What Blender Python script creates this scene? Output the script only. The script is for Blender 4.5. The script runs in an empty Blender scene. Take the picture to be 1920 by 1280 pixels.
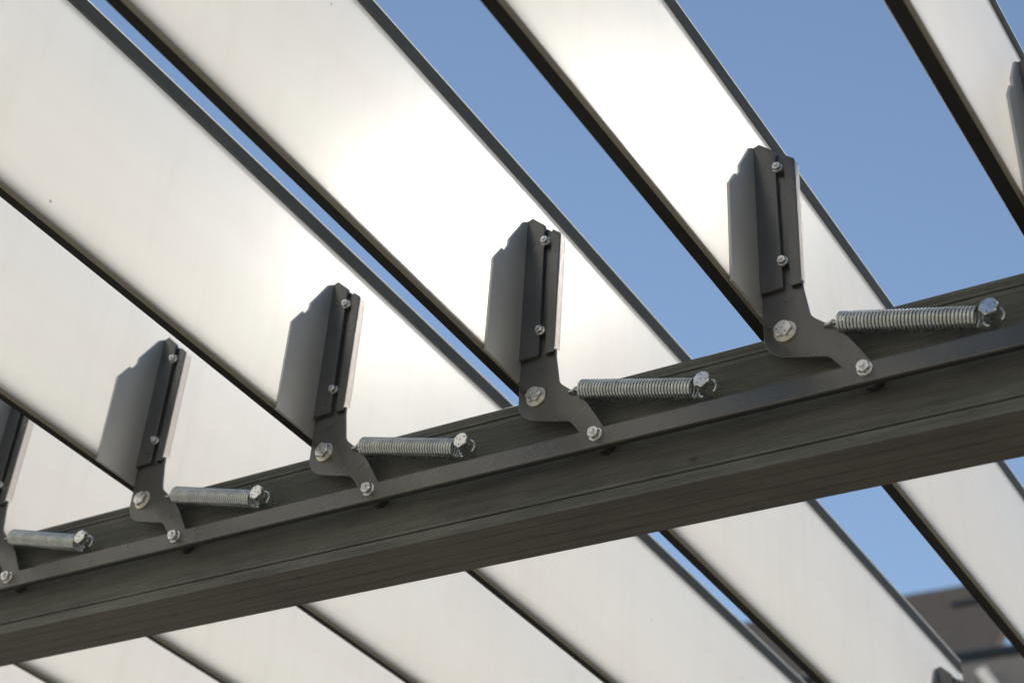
import bpy, bmesh, math, random
from mathutils import Vector, Matrix

random.seed(7)
scene = bpy.context.scene
COL = scene.collection
PIVOT_Z = 2.5                       # height of the louver pivots above the ground, metres
S = 0.25                            # louver spacing

# ------------------------------------------------------------------ camera
cam_data = bpy.data.cameras.new('camera')
cam = bpy.data.objects.new('camera', cam_data)
COL.objects.link(cam)
right = Vector((0.83216716, 0.54186526, 0.11781277))
down = Vector((-0.23647078, 0.53893766, -0.80847249))
fwd = Vector((-0.50157689, 0.64492498, 0.57662153))
rot = Matrix((right, -down, -fwd)).transposed()
cam.matrix_world = Matrix.Translation((0.76561, -1.03363, PIVOT_Z - 0.84916)) @ rot.to_4x4()
cam_data.sensor_fit = 'HORIZONTAL'
cam_data.sensor_width = 36.0
cam_data.lens = 3145.414 / 1920 * 36.0
cam_data.clip_start = 0.02
cam_data.clip_end = 2000
cam_data.dof.use_dof = True
cam_data.dof.focus_distance = 1.52
cam_data.dof.aperture_fstop = 7.0
scene.camera = cam

# ------------------------------------------------------------------ sky and sun
def pixel_ray(px, py):
    v = right * ((px - 960) / 3145.414) + down * ((py - 640) / 3145.414) + fwd
    return v.normalized()
SUN = pixel_ray(965, 395)
elev = math.asin(SUN.z)
world = bpy.data.worlds.new('World')
scene.world = world
world.use_nodes = True
wn = world.node_tree
sky = wn.nodes.new('ShaderNodeTexSky')
sky.sky_type = 'NISHITA'
sky.sun_disc = False
sky.sun_elevation = elev
sky.sun_rotation = math.atan2(SUN.x, SUN.y)
sky.altitude = 0
sky.air_density = 1.15
sky.dust_density = 0.0
sky.ozone_density = 0.3
bg = wn.nodes['Background']
bg.inputs['Strength'].default_value = 0.05
wn.links.new(sky.outputs[0], bg.inputs[0])

sl = bpy.data.lights.new('sun', 'SUN')
sl.energy = 3.6
sl.angle = math.radians(0.53)
sl.color = (1.0, 0.965, 0.925)
so = bpy.data.objects.new('sun', sl)
so.rotation_euler = SUN.to_track_quat('Z', 'Y').to_euler()
so.location = (-3, 4, 8)
COL.objects.link(so)

scene.view_settings.view_transform = 'Standard'
scene.view_settings.look = 'None'
scene.view_settings.gamma = 1.0
scene.view_settings.use_curve_mapping = False
scene.view_settings.exposure = 1.1
scene.cycles.use_denoising = True
scene.cycles.use_adaptive_sampling = True
scene.cycles.adaptive_threshold = 0.02
scene.cycles.max_bounces = 9
scene.cycles.transmission_bounces = 10
scene.cycles.sample_clamp_indirect = 60.0

# ------------------------------------------------------------------ materials
LOBE_A, LOBE_B, LOBE_C, LOBE_W, SEE_THROUGH = .12, .20, .45, .68, .112
class NT:
    def __init__(self, name):
        self.m = bpy.data.materials.new(name)
        self.m.use_nodes = True
        self.t = self.m.node_tree
        self.p = self.t.nodes['Principled BSDF']
        self.out = self.t.nodes['Material Output']
    def n(self, kind, **kw):
        nd = self.t.nodes.new(kind)
        for k, v in kw.items():
            if k in nd.inputs.keys(): nd.inputs[k].default_value = v
            else: setattr(nd, k, v)
        return nd
    def l(self, a, b): self.t.links.new(a, b)
    def coord(self, scale, which='Object'):
        tc = self.n('ShaderNodeTexCoord'); mp = self.n('ShaderNodeMapping')
        mp.inputs['Scale'].default_value = scale
        self.l(tc.outputs[which], mp.inputs['Vector'])
        return mp.outputs[0]
    def noise(self, vec, scale, detail=4, rough=.55):
        nz = self.n('ShaderNodeTexNoise', Scale=scale, Detail=detail, Roughness=rough)
        self.l(vec, nz.inputs['Vector'])
        return nz.outputs['Fac']
    def ramp(self, fac, stops):
        r = self.n('ShaderNodeValToRGB')
        e = r.color_ramp.elements
        while len(e) < len(stops): e.new(.5)
        for i, (p, c) in enumerate(stops):
            e[i].position = p; e[i].color = (*c, 1) if len(c) == 3 else c
        self.l(fac, r.inputs[0])
        return r.outputs[0]
    def maprange(self, fac, lo, hi):
        r = self.n('ShaderNodeMapRange'); self.l(fac, r.inputs[0])
        r.inputs['To Min'].default_value = lo; r.inputs['To Max'].default_value = hi
        return r.outputs[0]
    def bump(self, h, strength, dist):
        b = self.n('ShaderNodeBump', Strength=strength, Distance=dist)
        self.l(h, b.inputs['Height'])
        return b.outputs[0]

def powder_coat(name, lo, hi, rough=.36, spec=.5, metal=0.0):
    k = NT(name)
    v = k.coord((1, 1, 1))
    base = k.ramp(k.noise(v, 14, 5), [(.3, lo), (.75, hi)])
    dust = k.ramp(k.noise(k.coord((1, 1, .6)), 130, 6, .7), [(.62, (0, 0, 0)), (.8, (1, 1, 1))])
    md = k.n('ShaderNodeMix', data_type='RGBA'); md.inputs[7].default_value = tuple(min(1, c * 1.7 + .02) for c in hi) + (1,)
    sc = k.n('ShaderNodeMath', operation='MULTIPLY'); k.l(dust, sc.inputs[0]); sc.inputs[1].default_value = .05
    k.l(sc.outputs[0], md.inputs[0]); k.l(base, md.inputs[6]); k.l(md.outputs[2], k.p.inputs['Base Color'])
    k.l(k.maprange(k.noise(v, 45, 5, .6), rough - .03, rough + .08), k.p.inputs['Roughness'])
    k.l(k.bump(k.noise(v, 1500, 2), .12, .0004), k.p.inputs['Normal'])
    k.p.inputs['Specular IOR Level'].default_value = spec
    k.p.inputs['Metallic'].default_value = metal
    return k.m

def plated_steel(name, lo, hi, rough=.26, bump=.05):
    k = NT(name)
    v = k.coord((1, 1, 1))
    k.l(k.ramp(k.noise(v, 90, 3), [(.32, lo), (.7, hi)]), k.p.inputs['Base Color'])
    k.p.inputs['Metallic'].default_value = 1
    k.l(k.maprange(k.noise(v, 320, 3), rough - .08, rough + .16), k.p.inputs['Roughness'])
    if bump: k.l(k.bump(k.noise(v, 700, 3), bump, .0004), k.p.inputs['Normal'])
    return k.m

def composite_wood(name, lo, hi):
    k = NT(name)
    v = k.coord((.6, 9, 9))
    f = k.noise(v, 22, 8, .65)
    base = k.ramp(f, [(.3, lo), (.55, tuple((a + b) / 2 for a, b in zip(lo, hi))), (.78, hi)])
    spots = k.n('ShaderNodeTexVoronoi', Scale=16); k.l(k.coord((.7, 1, 1)), spots.inputs['Vector'])
    sp = k.ramp(spots.outputs['Distance'], [(.02, (.35, .35, .35)), (.07, (1, 1, 1))])
    mx = k.n('ShaderNodeMix', data_type='RGBA', blend_type='MULTIPLY'); mx.inputs[0].default_value = .8
    k.l(base, mx.inputs[6]); k.l(sp, mx.inputs[7])
    big = k.ramp(k.noise(k.coord((1, 1, 1)), 5, 4), [(.3, (.66, .66, .67)), (.7, (1.22, 1.22, 1.18))])
    m2 = k.n('ShaderNodeMix', data_type='RGBA', blend_type='MULTIPLY'); m2.inputs[0].default_value = 1
    k.l(mx.outputs[2], m2.inputs[6]); k.l(big, m2.inputs[7])
    k.l(m2.outputs[2], k.p.inputs['Base Color'])
    k.p.inputs['Roughness'].default_value = .62
    fine = k.noise(k.coord((.35, 14, 14)), 60, 6, .7)
    k.l(k.bump(fine, .36, .0012), k.p.inputs['Normal'])
    return k.m

def opal_panel(name):
    """Milky polycarbonate sheet: diffuse transmission, a rough see-through lobe and a satin skin."""
    k = NT(name)
    def mul(a, b, f=1.0):
        m = k.n('ShaderNodeMix', data_type='RGBA', blend_type='MULTIPLY'); m.inputs[0].default_value = f
        k.l(a, m.inputs[6]); k.l(b, m.inputs[7]); return m.outputs[2]
    obj_rand = k.n('ShaderNodeObjectInfo')
    off = k.n('ShaderNodeVectorMath', operation='ADD')
    tc = k.n('ShaderNodeTexCoord'); k.l(tc.outputs['Object'], off.inputs[0])
    sc_ = k.n('ShaderNodeVectorMath', operation='SCALE'); k.l(obj_rand.outputs['Location'], sc_.inputs[0]); sc_.inputs['Scale'].default_value = 7.3
    k.l(sc_.outputs[0], off.inputs[1])
    def at(scale):
        mp = k.n('ShaderNodeMapping'); mp.inputs['Scale'].default_value = scale
        k.l(off.outputs[0], mp.inputs['Vector']); return mp.outputs[0]
    tint = k.ramp(k.noise(at((1, .5, 1)), 7, 4), [(.3, (.892, .872, .845)), (.5, (.892, .880, .852)), (.72, (.884, .884, .856))])
    streak = k.ramp(k.noise(at((1, .06, 1)), 34, 4, .6), [(.3, (.978, .978, .976)), (.7, (1, 1, 1))])       # along the extrusion
    drip = k.ramp(k.noise(at((1, 9, .9)), 4.0, 6, .7), [(.28, (.965, .962, .955)), (.5, (1, 1, 1))])           # rain marks down the face
    haze_ = k.ramp(k.noise(at((1, 1, 1)), 900, 2), [(.25, (.975, .975, .975)), (.75, (1, 1, 1))])              # fine grain of the sheet
    speck = k.n('ShaderNodeTexVoronoi', Scale=13); k.l(at((1, 1, 1)), speck.inputs['Vector'])
    dirt = k.ramp(speck.outputs['Distance'], [(.012, (.45, .42, .38)), (.026, (1, 1, 1))])
    colr = mul(mul(mul(mul(tint, streak), drip), haze_), dirt, .9)
    tr = k.n('ShaderNodeBsdfTranslucent'); k.l(colr, tr.inputs['Color'])
    df = k.n('ShaderNodeBsdfDiffuse'); k.l(colr, df.inputs['Color'])
    lobes = []
    for rough in (LOBE_A, LOBE_B, LOBE_C):
        rf = k.n('ShaderNodeBsdfRefraction', IOR=1.2, Roughness=rough); k.l(colr, rf.inputs['Color']); lobes.append(rf)
    m1 = k.n('ShaderNodeMixShader'); m1.inputs[0].default_value = .5
    k.l(lobes[0].outputs[0], m1.inputs[1]); k.l(lobes[1].outputs[0], m1.inputs[2])
    m2 = k.n('ShaderNodeMixShader'); m2.inputs[0].default_value = LOBE_W
    k.l(m1.outputs[0], m2.inputs[1]); k.l(lobes[2].outputs[0], m2.inputs[2])
    gl = k.n('ShaderNodeBsdfGlossy', Roughness=.3)
    a = k.n('ShaderNodeMixShader'); a.inputs[0].default_value = .72
    k.l(df.outputs[0], a.inputs[1]); k.l(tr.outputs[0], a.inputs[2])
    b = k.n('ShaderNodeMixShader'); b.inputs[0].default_value = SEE_THROUGH
    k.l(a.outputs[0], b.inputs[1]); k.l(m2.outputs[0], b.inputs[2])
    lw = k.n('ShaderNodeLayerWeight', Blend=.5)
    pw = k.n('ShaderNodeMath', operation='POWER'); k.l(lw.outputs['Facing'], pw.inputs[0]); pw.inputs[1].default_value = 5
    fr = k.n('ShaderNodeMapRange'); k.l(pw.outputs[0], fr.inputs[0]); fr.inputs['To Min'].default_value = .03; fr.inputs['To Max'].default_value = .8
    c = k.n('ShaderNodeMixShader'); k.l(fr.outputs[0], c.inputs[0])
    k.l(b.outputs[0], c.inputs[1]); k.l(gl.outputs[0], c.inputs[2])
    nb = k.bump(k.noise(at((1, .5, 1)), 700, 3, .6), .07, .0006)
    for nd in [df, gl] + lobes: k.l(nb, nd.inputs['Normal'])
    k.l(c.outputs[0], k.out.inputs['Surface'])
    k.t.nodes.remove(k.p)
    return k.m

def milky_plastic(name, col):
    """Clear-milky extruded edging: a rough see-through lobe over a pale body."""
    k = NT(name)
    c = k.ramp(k.noise(k.coord((1, 1, 1)), 160, 4), [(.3, tuple(x * .93 for x in col)), (.7, col)])
    rf = k.n('ShaderNodeBsdfRefraction', IOR=1.1, Roughness=.35); k.l(c, rf.inputs['Color'])
    k.l(c, k.p.inputs['Base Color']); k.p.inputs['Roughness'].default_value = .45
    a = k.n('ShaderNodeMixShader'); a.inputs[0].default_value = .85
    k.l(k.p.outputs[0], a.inputs[1]); k.l(rf.outputs[0], a.inputs[2])
    k.l(a.outputs[0], k.out.inputs['Surface'])
    return k.m

def opal_glint(name):
    k = NT(name)
    tr = k.n('ShaderNodeBsdfTranslucent', Color=(.88, .87, .84, 1))
    k.p.inputs['Base Color'].default_value = (.8, .79, .76, 1); k.p.inputs['Roughness'].default_value = .4
    a = k.n('ShaderNodeMixShader'); a.inputs[0].default_value = .65
    k.l(k.p.outputs[0], a.inputs[1]); k.l(tr.outputs[0], a.inputs[2]); k.l(a.outputs[0], k.out.inputs['Surface'])
    return k.m

def shingle(name, lo, hi):
    k = NT(name)
    br = k.n('ShaderNodeTexNoise', Scale=3.0, Detail=7, Roughness=.7)
    k.l(k.coord((1.2, 1, 1)), br.inputs['Vector'])
    tabs = k.noise(k.coord((6, .4, .4)), 1.4, 2)
    m = k.n('ShaderNodeMath', operation='ADD'); k.l(br.outputs['Fac'], m.inputs[0]); k.l(tabs, m.inputs[1])
    k.l(k.ramp(k.maprange(m.outputs[0], -1.3, 2.1), [(.1, lo), (.9, hi)]), k.p.inputs['Base Color'])
    k.p.inputs['Roughness'].default_value = .9
    return k.m

def plain(name, col, rough=.6, var=.12, scale=6):
    k = NT(name)
    v = k.coord((1, 1, 1))
    k.l(k.ramp(k.noise(v, scale, 5), [(.3, tuple(c * (1 - var) for c in col)), (.7, tuple(min(1, c * (1 + var)) for c in col))]), k.p.inputs['Base Color'])
    k.p.inputs['Roughness'].default_value = rough
    return k.m

M = dict(
    coat=powder_coat('charcoal_powder_coat', (.145, .142, .132), (.168, .164, .152), .26, .5, .75),
    wing=powder_coat('wing_painted_sky_sheen', (.50, .49, .455), (.57, .56, .52), .44, .5, .75),  # bracket coat made paler on the wing, in place of reflected sky
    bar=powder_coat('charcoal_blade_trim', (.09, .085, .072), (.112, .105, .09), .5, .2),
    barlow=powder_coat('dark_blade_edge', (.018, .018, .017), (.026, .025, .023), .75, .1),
    bead=plain('olive_lit_lip', (.19, .175, .135), .5),  # trim lip coloured lighter, for the light its rounded edge catches
    black=powder_coat('black_powder_coat', (.012, .012, .012), (.018, .018, .018), .45),
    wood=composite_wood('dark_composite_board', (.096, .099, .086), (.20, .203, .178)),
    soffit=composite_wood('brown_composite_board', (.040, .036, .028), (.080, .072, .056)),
    core=plain('dark_beam_core', (.012, .012, .011), .8),
    steel=plated_steel('zinc_plated_steel', (.74, .76, .76), (.84, .84, .82), .22),
    spring=plated_steel('drawn_spring_steel', (.50, .53, .52), (.68, .71, .69), .2, 0),
    washer=plated_steel('yellow_zinc_washer', (.66, .63, .54), (.82, .80, .72), .3),
    mark=plated_steel('dark_head_marks', (.12, .12, .12), (.2, .2, .2), .4),
    raw=milky_plastic('pale_pink_plastic', (.975, .945, .93)),
    glint=opal_glint('milky_rim_glint'),
    panel=opal_panel('opal_polycarbonate'),
    roof=shingle('brown_asphalt_shingle', (.060, .045, .034), (.32, .25, .20)),
    roof2=shingle('tan_asphalt_shingle', (.33, .25, .19), (.52, .42, .335)),
    flash=plain('dark_metal_flashing', (.03, .034, .04), .5),
    siding=plain('beige_siding', (.42, .38, .31), .7),
    trim=plain('cream_trim_paint', (.52, .44, .33), .6),
    paving=plain('warm_concrete_paving', (.26, .235, .195), .85, .2, 1.5),
)

# ------------------------------------------------------------------ mesh helpers
def link(name, me, mat, parent=None):
    o = bpy.data.objects.new(name, me)
    COL.objects.link(o)
    if mat is not None and not me.materials: me.materials.append(mat)
    if parent is not None: o.parent = parent
    return o

def mesh_from(bm, name, smooth=False):
    bmesh.ops.recalc_face_normals(bm, faces=bm.faces)
    me = bpy.data.meshes.new(name)
    bm.to_mesh(me); bm.free()
    if smooth:
        for p in me.polygons: p.use_smooth = True
    return me

def bevel(o, w, seg=2, ang=30):
    b = o.modifiers.new('edge', 'BEVEL')
    b.width = w; b.segments = seg; b.limit_method = 'ANGLE'; b.angle_limit = math.radians(ang)
    b.harden_normals = False
    return o

def prism(bm, pts, axis, a, b):
    """Extrude a 2-D outline. axis 'Y': pts are (x, z), from y=a to y=b. axis 'X': pts are (y, z)."""
    def P(p, t):
        if axis == 'Y': return (p[0], t, p[1])
        if axis == 'X': return (t, p[0], p[1])
        return (p[0], p[1], t)
    lo = [bm.verts.new(P(p, a)) for p in pts]
    hi = [bm.verts.new(P(p, b)) for p in pts]
    n = len(pts)
    bm.faces.new(lo); bm.faces.new(hi[::-1])
    for i in range(n):
        bm.faces.new((lo[i], hi[i], hi[(i + 1) % n], lo[(i + 1) % n]))

def disc_y(bm, cx, cz, r, y0, y1, n=32, phase=0, r2=None):
    """A cylinder (or cone frustum) whose axis is Y; returns nothing."""
    r2 = r if r2 is None else r2
    lo = [bm.verts.new((cx + r * math.cos(phase + 2 * math.pi * i / n), y0, cz + r * math.sin(phase + 2 * math.pi * i / n))) for i in range(n)]
    hi = [bm.verts.new((cx + r2 * math.cos(phase + 2 * math.pi * i / n), y1, cz + r2 * math.sin(phase + 2 * math.pi * i / n))) for i in range(n)]
    bm.faces.new(lo); bm.faces.new(hi[::-1])
    for i in range(n):
        bm.faces.new((lo[i], hi[i], hi[(i + 1) % n], lo[(i + 1) % n]))

def sweep(bm, path, r, n=8, closed_ends=True):
    """Tube along a list of points."""
    rings = []
    pts = [Vector(p) for p in path]
    prev = None
    for i, p in enumerate(pts):
        t = (pts[min(i + 1, len(pts) - 1)] - pts[max(i - 1, 0)]).normalized()
        if prev is None:
            u = t.orthogonal().normalized()
        else:
            u = (prev - t * prev.dot(t)).normalized()
        prev = u
        w = t.cross(u)
        rings.append([bm.verts.new(p + (u * math.cos(2 * math.pi * k / n) + w * math.sin(2 * math.pi * k / n)) * r) for k in range(n)])
    for a, b in zip(rings, rings[1:]):
        for k in range(n):
            bm.faces.new((a[k], a[(k + 1) % n], b[(k + 1) % n], b[k]))
    if closed_ends:
        bm.faces.new(rings[0][::-1]); bm.faces.new(rings[-1])

def arc(cx, cz, r, a0, a1, n):
    return [(cx + r * math.cos(math.radians(a0 + (a1 - a0) * i / n)), cz + r * math.sin(math.radians(a0 + (a1 - a0) * i / n))) for i in range(n + 1)]

def empty(name, loc, label=None, cat=None, group=None):
    o = bpy.data.objects.new(name, None)
    o.empty_display_size = .03
    COL.objects.link(o)
    o.location = loc
    tag(o, label, cat, group)
    return o

def tag(o, label=None, cat=None, group=None, kind=None):
    for k, v in (('label', label), ('category', cat), ('group', group), ('kind', kind)):
        if v: o[k] = v
    return o

def copy_tree(o, parent=None):
    c = o.copy(); COL.objects.link(c); c.parent = parent
    for ch in list(o.children): copy_tree(ch, c)
    return c

mm = lambda pts: [(a / 1000, b / 1000) for a, b in pts]

# ------------------------------------------------------------------ ground
bm = bmesh.new()
bmesh.ops.create_grid(bm, x_segments=8, y_segments=8, size=400)
g = link('ground', mesh_from(bm, 'ground'), M['paving'])
tag(g, kind='structure')

# ------------------------------------------------------------------ beams
def rib_profile(z_hi, z_lo, y_face, y_back, pitch=.0024, depth=.0007, edge=.0015):
    """(y, z) outline of a board with fine ribs along its visible face."""
    pts = [(y_back, z_lo), (y_face + edge * .6, z_lo), (y_face, z_lo + edge * .6)]
    z = z_lo + edge
    while z + pitch < z_hi - edge:
        pts += [(y_face, z + pitch * .1), (y_face, z + pitch * .55), (y_face + depth, z + pitch * .7), (y_face + depth, z + pitch * .95)]
        z += pitch
    pts += [(y_face, z_hi - edge * .6), (y_face + edge * .6, z_hi), (y_back, z_hi)]
    return pts

def make_beam(x0, x1, y_shift, label):
    o = empty('roof_beam', ((x0 + x1) / 2, y_shift, PIVOT_Z), label, 'beam')
    a, b = x0 - (x0 + x1) / 2, x1 - (x0 + x1) / 2
    yf, yb, zt, zb = .018, .0792, .0128, -.1167
    def board(name, pts, mat='wood'):
        bm = bmesh.new(); prism(bm, pts, 'X', a, b)
        return link(name, mesh_from(bm, name), M[mat], o)
    board('top_strip', rib_profile(zt, .0017, yf, yf + .014))
    board('face_board', rib_profile(.0005, -.1028, yf, yf + .014))
    board('bottom_strip', rib_profile(-.1042, zb + .0004, yf, yf + .012, pitch=.0026, depth=.0003))
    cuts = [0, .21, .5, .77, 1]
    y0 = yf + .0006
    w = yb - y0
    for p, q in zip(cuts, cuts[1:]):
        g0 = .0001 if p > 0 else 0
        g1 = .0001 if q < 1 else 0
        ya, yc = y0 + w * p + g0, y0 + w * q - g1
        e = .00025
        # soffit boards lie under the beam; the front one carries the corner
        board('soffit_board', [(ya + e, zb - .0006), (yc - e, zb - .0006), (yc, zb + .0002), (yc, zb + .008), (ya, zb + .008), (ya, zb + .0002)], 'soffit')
    bm = bmesh.new()
    prism(bm, [(yf + .003, zb + .003), (yb - .002, zb + .003), (yb - .002, zt - .002), (yf + .003, zt - .002)], 'X', a + .002, b - .002)
    link('core', mesh_from(bm, 'core'), M['core'], o)
    bm = bmesh.new()
    prism(bm, [(yb - .0018, zb + .0085), (yb + .0004, zb + .0085), (yb + .0004, zt), (yb - .0018, zt)], 'X', a, b)
    link('back_board', mesh_from(bm, 'back_board'), M['wood'], o)
    return o

FAR_Y = 1.082
make_beam(-2.4, 1.5, 0, 'long dark ribbed composite beam running across the picture behind the springs')
make_beam(-2.4, 1.5, FAR_Y, 'far dark composite beam parallel to the front one, below the picture')

# ------------------------------------------------------------------ louver blades
AP = Vector((-27.3, 29.4)); BI = Vector((-47.1, 272.5))
D = (BI - AP).normalized()                  # up the blade
N = Vector((D.y, -D.x))                     # out of the face we look at (+X side)
H = (BI - AP).length
def uv(u, v):                               # blade coordinates in mm -> (x, z) in metres
    p = AP + D * u + N * v
    return (p.x / 1000, p.y / 1000)

BLADE_Y0, BLADE_Y1 = -1.30, 1.208
def make_blade_meshes():
    bm = bmesh.new()
    prism(bm, [uv(-.5, -7.2), uv(-.5, -1.2), uv(H + 3, -1.2), uv(H + 3, -7.2)], 'Y', BLADE_Y0 + .001, BLADE_Y1 + .003)
    panel = mesh_from(bm, 'blade_panel')
    bm = bmesh.new()
    low = [uv(2.6, -16.0), uv(1.6, -15.6), uv(-1.3, -4.2), uv(-1.0, -3.3), uv(-.4, -3.2), uv(-.4, -7.4), uv(11, -7.4), uv(13, -9.5), uv(13, -15.4), uv(12.4, -16.0)]
    prism(bm, low, 'Y', BLADE_Y0, BLADE_Y1)
    bottom = mesh_from(bm, 'blade_bottom_trim')
    bm = bmesh.new()
    h = H
    top_bead = [uv(h + 16.7 + 1.7 * math.sin(math.radians(t)), -1.7 + 1.9 * math.cos(math.radians(t))) for t in range(-20, 111, 13)]
    up = [uv(h - 1.6, -1.1), uv(h - 1.6, .1), uv(h - .2, 1.1), uv(h + 1.6, 1.1), uv(h + 2.2, .2), uv(h + 14.2, .2), uv(h + 14.6, -.7), uv(h + 15.2, -.7)]
    up += top_bead
    up += [uv(h + 18.0, -9.0), uv(h + 17.0, -9.4), uv(h + 3.2, -9.4), uv(h - 1.6, -8.6), uv(h - 1.6, -7.3), uv(h + 3.1, -7.3), uv(h + 3.1, -1.1)]
    prism(bm, up, 'Y', BLADE_Y0, BLADE_Y1)
    top = mesh_from(bm, 'blade_top_trim')
    bm = bmesh.new()
    prism(bm, [uv(-1.7, -3.2), uv(-2.0, -2.4), uv(-1.6, -1.2), uv(-.7, -.2), uv(.4, .3), uv(1.5, .1), uv(1.9, -.6), uv(1.6, -1.0), uv(-.25, -1.05), uv(-.25, -3.0)], 'Y', BLADE_Y0, BLADE_Y1)
    bead = mesh_from(bm, 'blade_lit_lip')
    bm = bmesh.new()
    prism(bm, [uv(h + 18.9 + 1.2 * math.sin(math.radians(t)), -.9 + 1.2 * math.cos(math.radians(t))) for t in range(-30, 331, 36)][:10], 'Y', BLADE_Y0, BLADE_Y1)
    glint = mesh_from(bm, 'blade_rim_glint')
    return panel, bottom, top, bead, glint

pm, lm, tm, sm, ts = make_blade_meshes()
blade = empty('roof_louver', (0, 0, PIVOT_Z))
link('panel', pm, M['panel'], blade)
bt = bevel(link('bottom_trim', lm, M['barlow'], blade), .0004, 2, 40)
link('lit_lip', sm, M['bead'], bt)
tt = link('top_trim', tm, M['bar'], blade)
link('rim_glint', ts, M['glint'], tt)  # added milky strip imitating the sun's glint along the upper edge
blade_labels = {
    -3: 'translucent white louver blade farthest along the beam, beyond the left picture edge',
    -2: 'translucent white louver blade showing only at the bottom left corner below the beam',
    -1: 'translucent white louver blade next to the bottom left corner, seen only below the beam',
    0: 'translucent white louver blade on the bracket cut off by the left picture edge',
    1: 'translucent white louver blade on the leftmost of the four whole brackets',
    2: 'broad translucent white louver blade on the second whole bracket from the left',
    3: 'translucent white louver blade with the sun glowing through it, on the third whole bracket',
    4: 'translucent white louver blade on the nearest, rightmost whole bracket, sky on both sides',
    5: 'translucent white louver blade in the top right corner of the picture',
    6: 'translucent white louver blade just beyond the top right corner of the picture',
}
for k, i in enumerate(sorted(blade_labels)):
    o = blade if k == 0 else copy_tree(blade)
    o.location.x = S * (i - 3)
    tag(o, blade_labels[i], 'louver', 'translucent louver blades of the open roof')

# ------------------------------------------------------------------ fasteners
def hex_pts(cx, cz, r, ph=0):
    return [(cx + r * math.cos(math.radians(ph + 60 * i)), cz + r * math.sin(math.radians(ph + 60 * i))) for i in range(6)]

def hex_head(bm, cx, cz, r, y_front, y_back, ph):
    """Hexagon head with a chamfered round face, axis along Y, face toward -Y."""
    n = 24
    c = r * .866
    ch = r * .10
    def ring(rad_fn, y):
        return [bm.verts.new((cx + rad_fn(t) * math.cos(t), y, cz + rad_fn(t) * math.sin(t))) for t in [2 * math.pi * k / n for k in range(n)]]
    def hexr(t):
        a = (t - math.radians(ph)) % (math.pi / 3) - math.pi / 6
        return c / math.cos(a)
    front = ring(lambda t: c * .97, y_front)
    mid = ring(lambda t: hexr(t), y_front + ch)
    mid2 = [bm.verts.new(v.co) for v in mid]
    back = ring(lambda t: hexr(t), y_back)
    bm.faces.new(front)
    for a, b in ((front, mid), (mid2, back)):
        for k in range(n):
            bm.faces.new((a[k], b[k], b[(k + 1) % n], a[(k + 1) % n]))
    bm.faces.new(back[::-1])

def head_marks(bm, cx, cz, r, y, n=3, ph=90):
    """Grade dashes on a bolt face, raised a little, plus a small maker's square in the middle."""
    for k in range(n):
        a = math.radians(ph + 360 / n * k)
        c, s = math.cos(a), math.sin(a)
        pts = []
        for u, w in ((.48, -.032), (.72, -.032), (.72, .032), (.48, .032)):
            pts.append((cx + r * (u * c - w * s), cz + r * (u * s + w * c)))
        prism(bm, pts, 'Y', y - .00025, y + .0003)
    prism(bm, [(cx + r * a, cz + r * b) for a, b in ((-.06, -.05), (.06, -.07), (.04, .07), (-.05, .06))], 'Y', y - .0002, y + .0003)

def make_hex_bolt_meshes(key, r, proud, washer_r, ph):
    bm = bmesh.new(); hex_head(bm, 0, 0, r, -proud, -.0021, ph)
    head = mesh_from(bm, key + '_head')
    bm = bmesh.new(); head_marks(bm, 0, 0, r, -proud)
    marks = mesh_from(bm, key + '_marks')
    bm = bmesh.new(); disc_y(bm, 0, 0, washer_r, -.0022, -.0002, 40)
    washer = mesh_from(bm, key + '_washer')
    return head, marks, washer

# ------------------------------------------------------------------ brackets
bracket = empty('louver_bracket', (0, 0, PIVOT_Z))

# the arm: a bent-lever plate, pivot at the origin, link eye at (74.6, -61)
plate_pts = ([(-24.6, 46), (-23.4, 30), (-21.8, 14), (-20.4, -3)] + [(p[0], p[1]) for p in
             [(-19.2, -8.5), (-16.6, -13.6), (-12.6, -18.6), (-8.0, -22.2), (-3.0, -24.6)]] +
             [(10, -28.2), (34.5, -34.2), (38.5, -35.6), (41.5, -38.2), (50, -48.8), (63, -65.5)] +
             arc(74.6, -64, 11, 200, 360, 9) +
             [(82, -56), (76.0, -50), (66, -34.5), (57.2, -21.6), (54.2, -17.8), (50.5, -13.9), (44, -8.2), (36.8, -.9), (26.2, 7.8), (23.4, 10.8), (21.4, 14.6),
              (15.6, 40), (14.8, 43.5), (14.0, 52), (6.6, 53), (-2.8, 190), (-6, 199), (-14, 206), (-34, 206)])
bm = bmesh.new(); prism(bm, mm(plate_pts), 'Y', 0, .003)
bevel(link('arm_plate', mesh_from(bm, 'arm_plate'), M['coat'], bracket), .0006, 2, 25)

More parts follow.
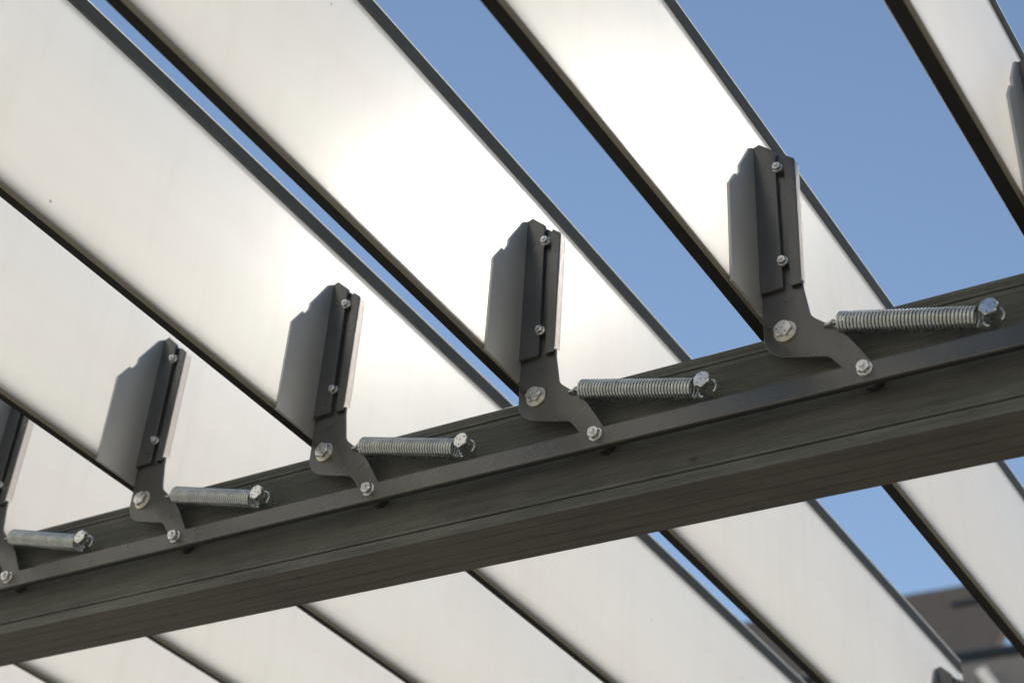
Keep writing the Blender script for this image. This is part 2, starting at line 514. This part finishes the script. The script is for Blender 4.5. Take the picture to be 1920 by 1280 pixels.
# the angle: front leg on the arm plate, notched wing lying along the blade
def fold_x(z): return -20.1 - .0763 * z
def angle_mesh():
    bm = bmesh.new()
    T, W = 4.2, 3.0
    front = [(fold_x(45.5) - 1.2, 45.4), (-2.0, 46.6), (-15.2, 208.6), (-31.2, 222.6), (fold_x(220.6) - 1.2, 220.0)]
    prism(bm, mm(front), 'Y', -.0042, -.0001)
    me1 = mesh_from(bm, 'angle_front')
    bm = bmesh.new()
    # wing outline in (y, z)
    wing = [(-.06, 23.5), (-57.5, 23.0), (-57.0, 134), (-43.8, 156.2), (-41.4, 155.0), (-38.6, 158.6), (-34.6, 166.4), (-33.8, 175), (-11.5, 214.6), (-4.4, 220.6), (-.06, 220.6)]
    lo = [bm.verts.new((fold_x(z) / 1000, y / 1000, z / 1000)) for y, z in wing]
    hi = [bm.verts.new(((fold_x(z) - W) / 1000, y / 1000, z / 1000)) for y, z in wing]
    n = len(wing)
    bm.faces.new(lo); bm.faces.new(hi[::-1])
    for i in range(n): bm.faces.new((lo[i], hi[i], hi[(i + 1) % n], lo[(i + 1) % n]))
    return me1, mesh_from(bm, 'angle_wing')
m1, m2 = angle_mesh()
ang = bevel(link('angle_plate', m1, M['coat'], bracket), .0005, 2, 30)
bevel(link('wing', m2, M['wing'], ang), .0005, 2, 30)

# the narrow channel on the right of the screw slot
def channel_mesh():
    bm = bmesh.new()
    f = lambda z, o: o - (z - 46) * .0690
    pts = [(f(46, 5.0), 45.6), (f(46, 14.6), 46.2), (f(192, 14.6), 192.2), (f(200, 5.0), 200.4)]
    prism(bm, mm(pts), 'Y', -.0042, -.0024)
    lip = [(f(46, 5.0), 45.6), (f(46, 6.4), 45.6), (f(200, 6.4), 199.6), (f(200, 5.0), 200.4)]
    prism(bm, mm(lip), 'Y', -.0023, -.0001)
    return mesh_from(bm, 'channel')
ch = bevel(link('channel', channel_mesh(), M['coat'], bracket), .0004, 2, 30)
bm = bmesh.new()
f = lambda z, o: o - (z - 46) * .0690
prism(bm, mm([(f(53, 13.4), 53.4), (f(53, 14.9), 52.4), (f(190, 14.9), 190.4), (f(190, 13.4), 191.6)]), 'Y', -.0022, .0058)
es = link('edge_strip', mesh_from(bm, 'edge_strip'), M['raw'], ch)
tag(es, 'pale pinkish edge strip')

def flange_nut(cx, cz):
    bm = bmesh.new()
    disc_y(bm, 0, 0, .0047, -.0014, 0, 28, r2=.0050)
    hex_head(bm, 0, 0, .0042, -.0052, -.0013, 12)
    o = link('flange_nut', mesh_from(bm, 'flange_nut'), M['steel'], bracket)
    o.location = (cx / 1000, -.0043, cz / 1000)
    bm = bmesh.new()
    disc_y(bm, 0, 0, .0019, -.0072, -.0050, 16, r2=.0021)
    s = link('stud_end', mesh_from(bm, 'stud_end'), M['steel'], o)
    return o
flange_nut(-10.6, 185.0)
flange_nut(-2.4, 73.6)

hd, mk, ws = make_hex_bolt_meshes('pivot_bolt', .0086, .0082, .0104, 18)
pb = link('pivot_bolt', hd, M['steel'], bracket)
link('washer', ws, M['washer'], pb)
link('head_marks', mk, M['mark'], pb)
bm = bmesh.new(); disc_y(bm, 0, 0, .011, .0031, .0185, 24)
link('pivot_spacer', mesh_from(bm, 'pivot_spacer'), M['black'], bracket)

bm = bmesh.new()
disc_y(bm, 0, 0, .0066, -.0014, -.0001, 32)
hex_head(bm, 0, 0, .0060, -.0068, -.0013, 8)
lb = link('link_bolt', mesh_from(bm, 'link_bolt'), M['steel'], bracket)
lb.location = (.0746, -.0083, -.0641)
bm = bmesh.new(); disc_y(bm, 0, 0, .0026, -.0096, -.0066, 18, r2=.0030)
link('stud_end', mesh_from(bm, 'stud_end'), M['steel'], lb)
bm = bmesh.new(); disc_y(bm, 0, 0, .0088, .0115, .0205, 24)
link('back_nut', mesh_from(bm, 'back_nut'), M['black'], lb)

bracket_labels = {
    0: 'dark metal louver bracket cut off by the left picture edge',
    1: 'leftmost of the four whole dark metal louver brackets on the beam',
    2: 'second from the left of the four whole dark metal louver brackets',
    3: 'third from the left of the four whole dark metal louver brackets, below the sun glow',
    4: 'largest and rightmost of the four whole dark metal louver brackets',
    5: 'dark metal louver bracket cut off by the right picture edge',
}
for k, i in enumerate(sorted(bracket_labels)):
    o = bracket if k == 0 else copy_tree(bracket)
    o.location.x = S * (i - 3)
    for chd in o.children:
        if chd.name.split('.')[0] in ('pivot_bolt', 'flange_nut', 'link_bolt'): chd.rotation_euler.y = random.uniform(0, 6.28)
    tag(o, bracket_labels[i], 'bracket', 'louver brackets along the front beam')
far_bracket = copy_tree(bracket)
far_bracket.location = (0, FAR_Y, PIVOT_Z)
tag(far_bracket, 'dark blurred bracket top at the bottom right corner, in front of the roof', 'bracket', 'louver brackets along the far beam')

# ------------------------------------------------------------------ link bar
bm = bmesh.new()
prism(bm, [(-.0082, -.0568), (-.0082, -.0756), (-.0048, -.0756), (-.0048, -.0568)], 'X', -1.9, 1.9)
bar = bevel(link('link_bar', mesh_from(bm, 'link_bar'), M['coat']), .0005, 2)
bar.location = (-.5, 0, PIVOT_Z)
bm = bmesh.new(); prism(bm, [(-.0047, -.0575), (-.0047, -.0750), (-.0001, -.0750), (-.0001, -.0575)], 'X', -1.899, 1.899)
link('shade_strip', mesh_from(bm, 'shade_strip'), M['black'], bar)  # black strip added for the dark shade under the bar
tag(bar, 'long flat dark metal bar joining the lower ends of all brackets', 'bar')

# ------------------------------------------------------------------ springs and their anchor bolts
A0 = Vector((.0490, 0, -.0046)); A1 = Vector((.1655, 0, -.0350))
axis = (A1 - A0).normalized()
e1 = Vector((0, 1, 0)); e2 = axis.cross(e1).normalized()
R_COIL, R_WIRE, TURNS = .0087, .00128, 37
def coil_path():
    n = 22
    pts = []
    for k in range(int(TURNS * n) + 1):
        a = 2 * math.pi * k / n
        t = k / (TURNS * n)
        pts.append(A0 + (A1 - A0) * t + (e1 * math.cos(a) + e2 * math.sin(a)) * R_COIL)
    return pts
spring = empty('extension_spring', (0, 0, PIVOT_Z))
bm = bmesh.new(); sweep(bm, coil_path(), R_WIRE, 7)
link('coil', mesh_from(bm, 'coil', True), M['spring'], spring)
# left hook through the hole of the arm plate
hole = Vector((.0385, .0012, -.0050))
hp = [A0 + e1 * R_COIL, A0 + e1 * R_COIL * .75 - axis * .0022 + e2 * .002, A0 + e1 * .0045 - axis * .0045,
      hole + Vector((.0016, .0045, .0006)), hole + Vector((-.0018, .0035, 0)), hole + Vector((-.0030, 0, .0002)),
      hole + Vector((-.0016, -.0038, .0004)), hole + Vector((.0022, -.0044, 0)), A0 - axis * .0050 - e1 * .0040, A0 - axis * .0030 - e1 * .0050 - e2 * .001]
def smooth_path(p, k=5):
    out = []
    for i in range(len(p) - 1):
        p0, p1, p2, p3 = p[max(i - 1, 0)], p[i], p[i + 1], p[min(i + 2, len(p) - 1)]
        for j in range(k):
            t = j / k
            out.append(.5 * ((2 * p1) + (p2 - p0) * t + (2 * p0 - 5 * p1 + 4 * p2 - p3) * t * t + (3 * p1 - p0 - 3 * p2 + p3) * t ** 3))
    return out + [p[-1]]
bm = bmesh.new(); sweep(bm, smooth_path(hp), R_WIRE, 7)
link('hook', mesh_from(bm, 'hook', True), M['spring'], spring)
# right loop round the anchor bolt, in the plane of the beam face
EYE = Vector((.1772, .0, -.0372))
lp = [A1 + e1 * R_COIL * 1.0, A1 + axis * .002 + e1 * R_COIL * .6 - e2 * .005]
st = math.atan2(*( (A1 - EYE).z, (A1 - EYE).x))
for k in range(13):
    a = st + math.radians(75) - math.radians(285) * k / 12
    lp.append(EYE + Vector((math.cos(a) * R_COIL, .0006 - .001 * k / 12, math.sin(a) * R_COIL)))
bm = bmesh.new(); sweep(bm, smooth_path(lp), R_WIRE, 7)
link('hook', mesh_from(bm, 'end_loop', True), M['spring'], spring)

ah, am, aw = make_hex_bolt_meshes('anchor', .0084, .0074, .0060, 24)
anchor = empty('anchor_bolt', (0, 0, PIVOT_Z))
h_o = link('head', ah, M['steel'], anchor); h_o.location = (.1778, -.0052, -.0352)
m_o = link('head_marks', am, M['mark'], h_o)
bm = bmesh.new(); disc_y(bm, 0, 0, .0042, -.0022, .0235, 20)
s_o = link('shank', mesh_from(bm, 'shank'), M['steel'], anchor); s_o.location = (.1778, -.0052, -.0352)

order = ['leftmost', 'second from the left', 'middle one', 'second from the right', 'largest and rightmost']
for k in range(5):
    o = spring if k == 0 else copy_tree(spring)
    o.location.x = S * (k - 3)
    tag(o, order[k] + ' of the five steel coil springs on the beam face', 'spring', 'coil springs along the beam')
    b = anchor if k == 0 else copy_tree(anchor)
    b.location.x = S * (k - 3)
    for chd in b.children: chd.rotation_euler.y = random.uniform(0, 6.28)
    tag(b, 'hex head bolt holding the right end of the ' + order[k].replace(' one', '') + ' coil spring' , 'bolt', 'bolts anchoring the springs')

# ------------------------------------------------------------------ neighbouring house
HH = 9.0
CZ = PIVOT_Z - .84916
CX, CY = 0.76561, -1.03363
def hw(x, y, z): return Vector((CX + x * HH, CY + y * HH, CZ + z * HH))
house = empty('neighbour_house', (-8, 16, 0), 'blurred neighbouring house with brown shingle roof at the bottom right corner', 'house')
hinv = Matrix.Translation(-house.location)
def roof_slope(name, x0, x1, ridge_y, ridge_z, run, pitch, mat, course=.14):
    """Ridge along X; the slope falls toward -Y. Each course of shingles is a board-like strip lapping the one below."""
    base = link(name, None or bpy.data.meshes.new(name), mat, house)
    bm = bmesh.new()
    ca, sa = math.cos(pitch), math.sin(pitch)
    P = lambda x, s, h: Vector((x, ridge_y - s * ca - h * sa, ridge_z - s * sa + h * ca)) - house.location
    v = [P(x0, 0, -.12), P(x1, 0, -.12), P(x1, run, -.12), P(x0, run, -.12), P(x0, 0, 0), P(x1, 0, 0), P(x1, run, 0), P(x0, run, 0)]
    vs = [bm.verts.new(q) for q in v]
    for fidx in ((0, 1, 2, 3), (7, 6, 5, 4), (0, 4, 5, 1), (1, 5, 6, 2), (2, 6, 7, 3), (3, 7, 4, 0)):
        bm.faces.new([vs[q] for q in fidx])
    bmesh.ops.recalc_face_normals(bm, faces=bm.faces)
    bm.to_mesh(base.data); bm.free()
    n = int(run / course)
    for k in range(n):
        s0, s1 = k * course, (k + 1) * course + .03
        bm = bmesh.new()
        # tabs of uneven drop along the course
        x = x0
        while x < x1 - .01:
            xe = min(x + random.uniform(.16, .34), x1)
            d = random.uniform(0, .02)
            q = [P(x, s0, .004), P(xe - .006, s0, .004), P(xe - .006, s1 - d, .024), P(x, s1 - d, .024), P(x, s1 - d, .004), P(xe - .006, s1 - d, .004)]
            w = [bm.verts.new(c) for c in q]
            bm.faces.new((w[0], w[1], w[2], w[3])); bm.faces.new((w[3], w[2], w[5], w[4]))
            bm.faces.new((w[0], w[3], w[4])); bm.faces.new((w[1], w[5], w[2]))
            x = xe
        link('shingle_course', mesh_from(bm, 'shingle_course'), mat, base)
    return base
r1 = hw(-.93, 1.77, 1.0)
xr = CX - .566 * HH
up = roof_slope('upper_roof', CX - 1.6 * HH, xr, r1.y, r1.z, 3.6, math.radians(55), M['roof'])
r2 = hw(-.68, 1.965, .99)
HH2 = 6.8
lz = CZ + HH2; ly = CY + 1.968 * HH2
low = roof_slope('lower_roof', CX - 1.6 * HH, CX + .3 * HH, ly, lz, 4.2, math.radians(45), M['roof2'], .16)
def part_box(name, x0, x1, y0, y1, z0, z1, mat, parent):
    bm = bmesh.new()
    prism(bm, [(y0, z0), (y1, z0), (y1, z1), (y0, z1)], 'X', x0, x1)
    me = mesh_from(bm, name)
    me.transform(hinv)
    return bevel(link(name, me, mat, parent), .01, 1)
part_box('ridge_cap', CX - 1.6 * HH, CX + .3 * HH, ly - .07, ly + .07, lz - .03, lz + .075, M['flash'], low)
# box vent on the upper slope
vy = r1.y - .62 * math.cos(math.radians(45))
part_box('roof_vent', CX - .638 * HH, CX - .598 * HH, r1.y - .345, r1.y - .24, r1.z - .43, r1.z - .365, M['flash'], up)
# cream rake board of the small gable on the lower slope
pA, pB = pixel_ray(1842, 1262), pixel_ray(1888, 1322)
ta = (lz - CZ - (ly - CY) + .07) / (pA.z - pA.y); tb = (lz - CZ - (ly - CY) + .07) / (pB.z - pB.y)
a_, b_ = Vector((CX, CY, CZ)) + pA * ta, Vector((CX, CY, CZ)) + pB * tb
bm = bmesh.new()
dv = (b_ - a_).normalized(); sd = dv.cross(Vector((0, -1, .4))).normalized() * .045; th = sd.cross(dv).normalized() * .05
vs = [bm.verts.new(p - house.location) for p in (a_ - sd, a_ + sd, b_ + sd, b_ - sd, a_ - sd + th, a_ + sd + th, b_ + sd + th, b_ - sd + th)]
for fidx in ((0, 1, 2, 3), (7, 6, 5, 4), (0, 4, 5, 1), (1, 5, 6, 2), (2, 6, 7, 3), (3, 7, 4, 0)): bm.faces.new([vs[q] for q in fidx])
link('rake_board', mesh_from(bm, 'rake_board'), M['trim'], low)
# walls under the roofs, so that the house stands on the ground
part_box('upper_wall', CX - 1.55 * HH, xr - .25, r1.y - 1.6, r1.y + 4.0, 0, r1.z - 2.95, M['siding'], house)
part_box('lower_wall', CX - 1.55 * HH, CX + .25 * HH, ly - 2.4, ly + 1.2, 0, lz - 2.9, M['siding'], house)
